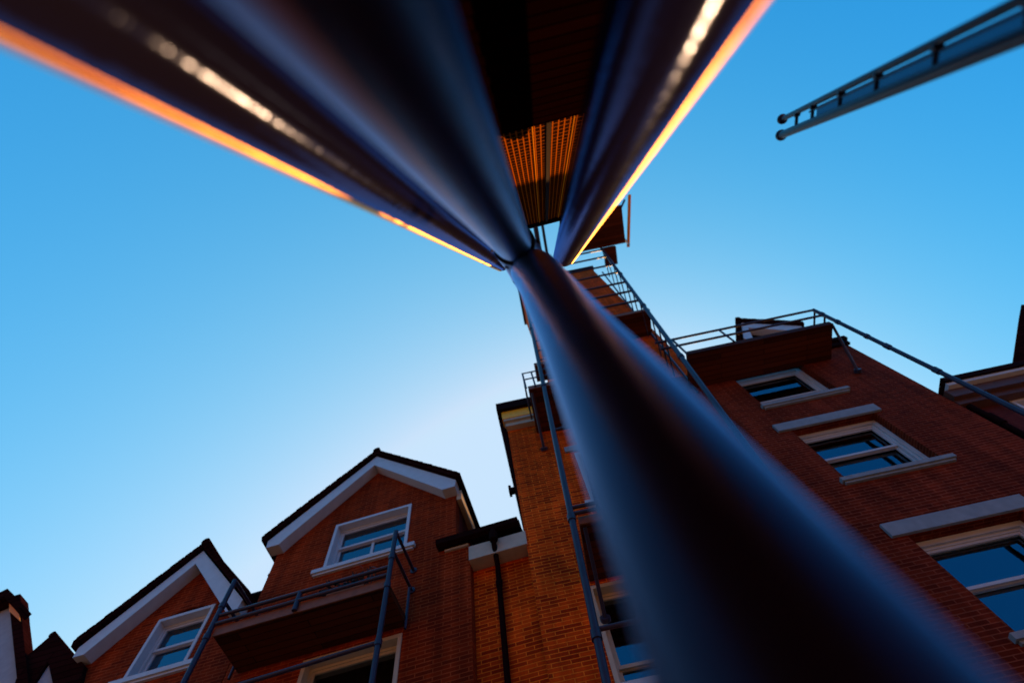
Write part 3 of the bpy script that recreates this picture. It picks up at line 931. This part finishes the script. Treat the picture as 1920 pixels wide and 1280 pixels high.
# plant lying along the left balcony rail
u0 = -3.9
pl = thing("potted_plant", "withered dark plant in a low terracotta trough on the left balcony", "plant", (fpos(u0, YL, -0.82)[0], fpos(u0, YL, -0.82)[1], 7.29 + HC), YL)
m = MB(); m.hexa([(-0.30, -0.10, 0), (0.30, -0.10, 0), (0.30, 0.10, 0), (-0.30, 0.10, 0)],
                 [(-0.36, -0.13, 0.16), (0.36, -0.13, 0.16), (0.36, 0.13, 0.16), (-0.36, 0.13, 0.16)])
m.build("trough", M['terracotta'], pl)
m = MB()
for k in range(170):
    t = random.random()
    c = Vector((-0.55 + 1.0 * t + random.gauss(0, 0.05), random.gauss(0, 0.08), 0.17 + abs(random.gauss(0, 0.10)) + 0.22 * t))
    a = Vector((random.gauss(0, 1), random.gauss(0, 1), random.gauss(0, 0.6))).normalized() * random.uniform(0.04, 0.09)
    b = a.orthogonal().normalized() * random.uniform(0.012, 0.03)
    m.face([c - a, c + b, c + a, c - b])
m.build("foliage", M['leaf'], pl)

# ------------------------------------------------------------------ neighbour on the far right
u0 = 11.0
rn = thing("plum_house", "plum-coloured lower house with pale gutter line at the right edge", "house", fpos(u0, YR), YR)
F = Local(rn, u0)
m = MB()
m.plate(F.poly([(9.31, GR), (15.0, GR), (15.0, 10.3), (9.31, 10.3)]), [(10.5 - u0, 11.9 - u0, 7.9 + HC, 9.62 + HC)], 0.22, 0.46)
m.build("wall", M['brick_dark'], rn)
m = MB(); F.b(m, 9.4, 14.9, 1.0, 1.05, GR + 0.01, 10.2)
m.build("interior", M['inside'], rn)
m = MB(); F.b(m, 9.33, 15.0, 0.0, 0.217, 9.62, 9.78); F.b(m, 9.33, 15.0, -0.12, 0.217, 9.782, 10.06)
m.build("cornice", M['trim'], rn)
m = MB(); F.b(m, 9.44, 15.0, -0.24, 0.2, 10.065, 10.16)
m.build("eaves_board", M['white'], rn)
m = MB(); F.b(m, 9.44, 15.0, -0.30, 5.0, 10.165, 10.32)
m.build("gutter", M['lead'], rn)
m = MB(); F.b(m, 9.4, 15.0, 4.8, 5.0, GR, 10.3)
m.build("side_wall", M['brick_dark'], rn)
F2 = Local(rn, u0)
F2.b = lambda mb, a, b, c, d, e, f: mb.box(a - u0, b - u0, c + 0.22, d + 0.22, e + HC, f + HC)
window(F2, 10.5, 11.9, 7.9, 9.62, sill=None)
m = MB(); m.tube([F.p(9.55, 0.1, 9.95), F.p(9.55, 0.08, GR)], 0.07, 12)
m.tube([F.p(9.55, 0.08, 9.15), F.p(9.55, 0.08, 8.8)], 0.085, 12)
m.build("downpipe", M['lead'], rn, True)
m = MB(); m.prism(F.poly([(12.1, 10.35), (19.0, 10.35), (19.0, 14.55), (16.4, 14.55), (12.1, 10.74)]), 0.8, 1.2)
m.build("gable", M['brick_dark'], rn)
m = MB(); m.prism(F.poly([(11.72, 10.75), (12.08, 10.75), (16.4, 14.58), (16.1, 14.74)]), 0.7, 1.2)
m.build("verge", M['tile'], rn)

# ------------------------------------------------------------------ big pipes above the camera
def V3(*a): return Vector(a) + Vector((0, 0, HC))
A1, P1 = Vector((0.033, 0.135, 0.990)).normalized(), V3(0.126, 0.368, -0.054)
A2, P2 = Vector((0.090, 0.320, 0.943)).normalized(), V3(-0.124, -0.345, 0.129)
A3, P3 = Vector((0.077, 0.314, 0.946)).normalized(), V3(0.286, -0.354, 0.094)
A4, P4 = Vector((0.062, 0.282, 0.958)).normalized(), V3(-0.386, -0.426, 0.150)
def to_ground(A, P): return -P.z / A.z

def line(A, P, t0, t1, n): return [P + A * (t0 + (t1 - t0) * k / n) for k in range(n + 1)]

bp_ = thing("bent_pipe", "thick navy pipe post rising from lower right and bending back overhead at a collar", "pipe", P1 + A1 * to_ground(A1, P1))
def local(root, pts): return [Vector(p) - Vector(root.location) for p in pts]
ce = V3(0.228, 0.868, 3.35)
st_ = P1 + A1 * 2.25
# bend: cubic from the post's top into the collar's lower end
c1, c2 = st_ + A1 * 0.40, V3(0.214, 0.775, 2.92)
bend = []
for k in range(1, 15):
    t = k / 14
    bend.append(st_ * (1 - t) ** 3 + c1 * 3 * t * (1 - t) ** 2 + c2 * 3 * t * t * (1 - t) + ce * t ** 3)
pp = line(A1, P1, to_ground(A1, P1), 2.25, 40) + bend
m = MB(); m.tube(local(bp_, pp), [0.10 + 0.012 * max(0, (k - 30) / 10) for k in range(41)] + [0.112 + 0.014 * min(1, k / 6) for k in range(len(pp) - 41)], 64)
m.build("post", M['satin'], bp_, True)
m = MB(); m.tube(local(bp_, line(A2, P2, to_ground(A2, P2), 3.1, 60)), 0.10, 64)
m.build("return_pipe", M['satin'], bp_, True)
cpts = [P2 + A2 * 2.98, V3(0.187, 0.747, 3.2), V3(0.222, 0.887, 3.42), V3(0.236, 0.930, 3.50)]
m = MB(); m.tube(local(bp_, cpts), [0.121, 0.125, 0.130, 0.128], 64)
cl = m.build("collar", M['satin'], bp_, True)
m = MB(); m.tube(local(bp_, [P2 + A2 * 2.945, P2 + A2 * 2.979]), 0.117, 64)
m.tube(local(bp_, [V3(0.237, 0.933, 3.505), V3(0.243, 0.955, 3.55)]), 0.137, 64)
m.build("seam_ring", M['seam'], cl, True)
oa = A2.orthogonal().normalized(); ob = A2.cross(oa)
for k in range(6):
    e = oa * math.cos(k * math.pi / 3 + 0.3) + ob * math.sin(k * math.pi / 3 + 0.3)
    c0 = P2 + A2 * 3.06
    m = MB(); m.tube(local(bp_, [c0 + e * 0.11, c0 + e * 0.138]), 0.013, 6)
    m.build("bolt", M['seam'], cl)

lp = thing("large_pipe", "navy pipe overhead at upper left with an added orange tube as its sunlit rim", "pipe", P4 + A4 * to_ground(A4, P4), 0, "leaning pipes overhead")
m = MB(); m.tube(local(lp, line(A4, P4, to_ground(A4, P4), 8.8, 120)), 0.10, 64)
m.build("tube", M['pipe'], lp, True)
m = MB(); m.tube(local(lp, line(A4, P4, 8.8, 8.85, 1)), 0.104, 48)
m.build("end_cap", M['seam'], lp, True)

def lit_rim(root, A, P, e, t1, n, added_straps, cr=0.021, off=0.090, far=0.021):  # orange rim light of the pipe given a shape
    """slim orange tube added along a big pipe, standing in for its sunlit rim"""
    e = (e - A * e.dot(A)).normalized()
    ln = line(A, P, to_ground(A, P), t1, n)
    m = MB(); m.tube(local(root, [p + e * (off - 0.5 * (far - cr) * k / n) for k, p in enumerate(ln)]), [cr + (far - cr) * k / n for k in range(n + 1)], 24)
    m.build("lit_rim", M['lit_rim'], root, True)
    for t in added_straps:
        m = MB(); m.tube(local(root, [P + A * t + e * off, P + A * (t + 0.03) + e * off]), cr + 0.003, 24)
        m.build("added_strap", M['seam'], root, True)
lit_rim(lp, A4, P4, Vector((-0.6477, 0.7396, -0.1823)), 8.75, 100, (), 0.016, 0.092, 0.050)

rp_ = thing("large_pipe", "navy pipe with added sunlit-rim tube leaning overhead at upper right, its free end above the bend", "pipe", P3 + A3 * to_ground(A3, P3), 0, "leaning pipes overhead")
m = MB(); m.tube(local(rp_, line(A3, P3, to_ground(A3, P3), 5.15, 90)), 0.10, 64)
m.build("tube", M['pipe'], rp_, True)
m = MB(); m.tube(local(rp_, [P3 + A3 * t for t in (5.15, 5.19, 5.22)]), [0.10, 0.094, 0.075], 64)
m.build("end_cap", M['pipe'], rp_, True)

lit_rim(rp_, A3, P3, Vector((0.6364, 0.7153, -0.2899)), 5.1, 70, (), 0.014, 0.090, 0.026)

# ------------------------------------------------------------------ boarded and perforated ramp behind the pipes
AXS = Vector((1, 0, 0))
AR = Vector((0.080, 0.311, 0.947)).normalized()
nrm = Vector((0, 0.95, -0.312)).normalized()
KD = 1.2
orig = V3(0, 0, 0) - nrm * KD
def rpnt(x, s, d=0.0):           # x across, s up the slope, d towards the camera side
    return orig + AXS * x + AR * s + nrm * d
s0 = -orig.z / AR.z
ramp = thing("loading_ramp", "steep dark boarded ramp with perforated bronze upper end behind the pipes", "ramp", rpnt(0.5, s0))
def slab(mb, x0, x1, sa, sb, d0, d1):
    L0 = Vector(ramp.location)
    c = [rpnt(x0, sa, d0), rpnt(x1, sa, d0), rpnt(x1, sb, d0), rpnt(x0, sb, d0)]
    t = [rpnt(x0, sa, d1), rpnt(x1, sa, d1), rpnt(x1, sb, d1), rpnt(x0, sb, d1)]
    c = [p - L0 for p in c]; t = [p - L0 for p in t]
    uv = [(x0, sa), (x1, sa), (x1, sb), (x0, sb)]
    mb.face(c, uv); mb.face(t, uv)
    for i in range(4):
        j = (i + 1) % 4
        mb.face([c[i], c[j], t[j], t[i]])
    return mb
XA, XB = -0.85, 1.05
SS, SE = 3.55, 8.35
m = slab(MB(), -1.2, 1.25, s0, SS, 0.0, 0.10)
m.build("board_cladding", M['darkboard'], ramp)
m = slab(MB(), XA, XB, SS, SE, 0.0, 0.03)
m.build("perforated_sheet", M['sheet'], ramp)
for xx in (-0.13, 0.20, 0.50, 0.80):
    m = slab(MB(), xx, xx + 0.007, SS + 0.002, SE, 0.032, 0.045)
    m.build("bronze_strip", M['bronze'], ramp)
for xx in (-0.06, 0.30, 0.58):
    m = slab(MB(), xx, xx + 0.035, SS + 0.002, SE, 0.032, 0.06)
    m.build("dark_rib", M['lead'], ramp)
m = slab(MB(), XA, XB, SE + 0.002, SE + 0.12, -0.03, 0.08)
m.build("end_bar", M['lead'], ramp)

# ------------------------------------------------------------------ leaning twin-tube mast, upper right
AM = Vector((0.233, 0.174, 0.957)).normalized()
PM = V3(1.05, -0.189, -0.221)
camup = Vector((-AX.y, -AY.y, -AZ.y))            # direction that reads as "up" on the picture, used as the mast's side axis
side = (camup - AM * camup.dot(AM)).normalized()
tg = -PM.z / AM.z
mast = thing("mast", "leaning navy mast of two tubes with rungs and round caps against blue sky", "mast", PM + AM * tg)
def mp(t, o): return PM + AM * t + side * o - Vector(mast.location)
pl_n = AM.cross(side).normalized()
if pl_n.dot(V3(0, 0, 0) - PM) > 0:
    pl_n = -pl_n                                  # the web plate sits on the far side of the rungs
m = MB(); m.tube([mp(tg + (3.70 - tg) * k / 20, 0) for k in range(21)], 0.023, 24)
m.build("main_tube", M['steel'], mast, True)
m = MB(); m.tube([mp(tg + (3.70 - tg) * k / 20, 0.092) for k in range(21)], 0.015, 20)
m.build("upper_tube", M['steel'], mast, True)
m = MB(); m.tube([mp(tg + (3.25 - tg) * k / 20, 0.060) for k in range(21)], 0.0045, 10)
m.build("wire_rod", M['steel'], mast, True)
m = MB()
q0 = [mp(tg, 0.022) + pl_n * 0.018, mp(tg, 0.078) + pl_n * 0.018, mp(tg, 0.078) + pl_n * 0.024, mp(tg, 0.022) + pl_n * 0.024]
m.hexa(q0, [p + AM * (3.2 - tg) for p in q0])
m.build("web_plate", M['panel'], mast)
for t in (3.45, 3.2, 2.85, 2.5, 2.1, 1.7, 1.3, 0.9):
    m = MB(); m.tube([mp(t, 0.0), mp(t, 0.092)], 0.009, 10)
    m.tube([mp(t - 0.012, 0.078), mp(t + 0.012, 0.078)], 0.016, 10)
    m.build("rung", M['steel'], mast, True)
for o, r in ((0, 0.034), (0.092, 0.031)):
    m = MB(); m.ball(mp(3.72, o), r)
    m.build("round_cap", M['steel'], mast, True)
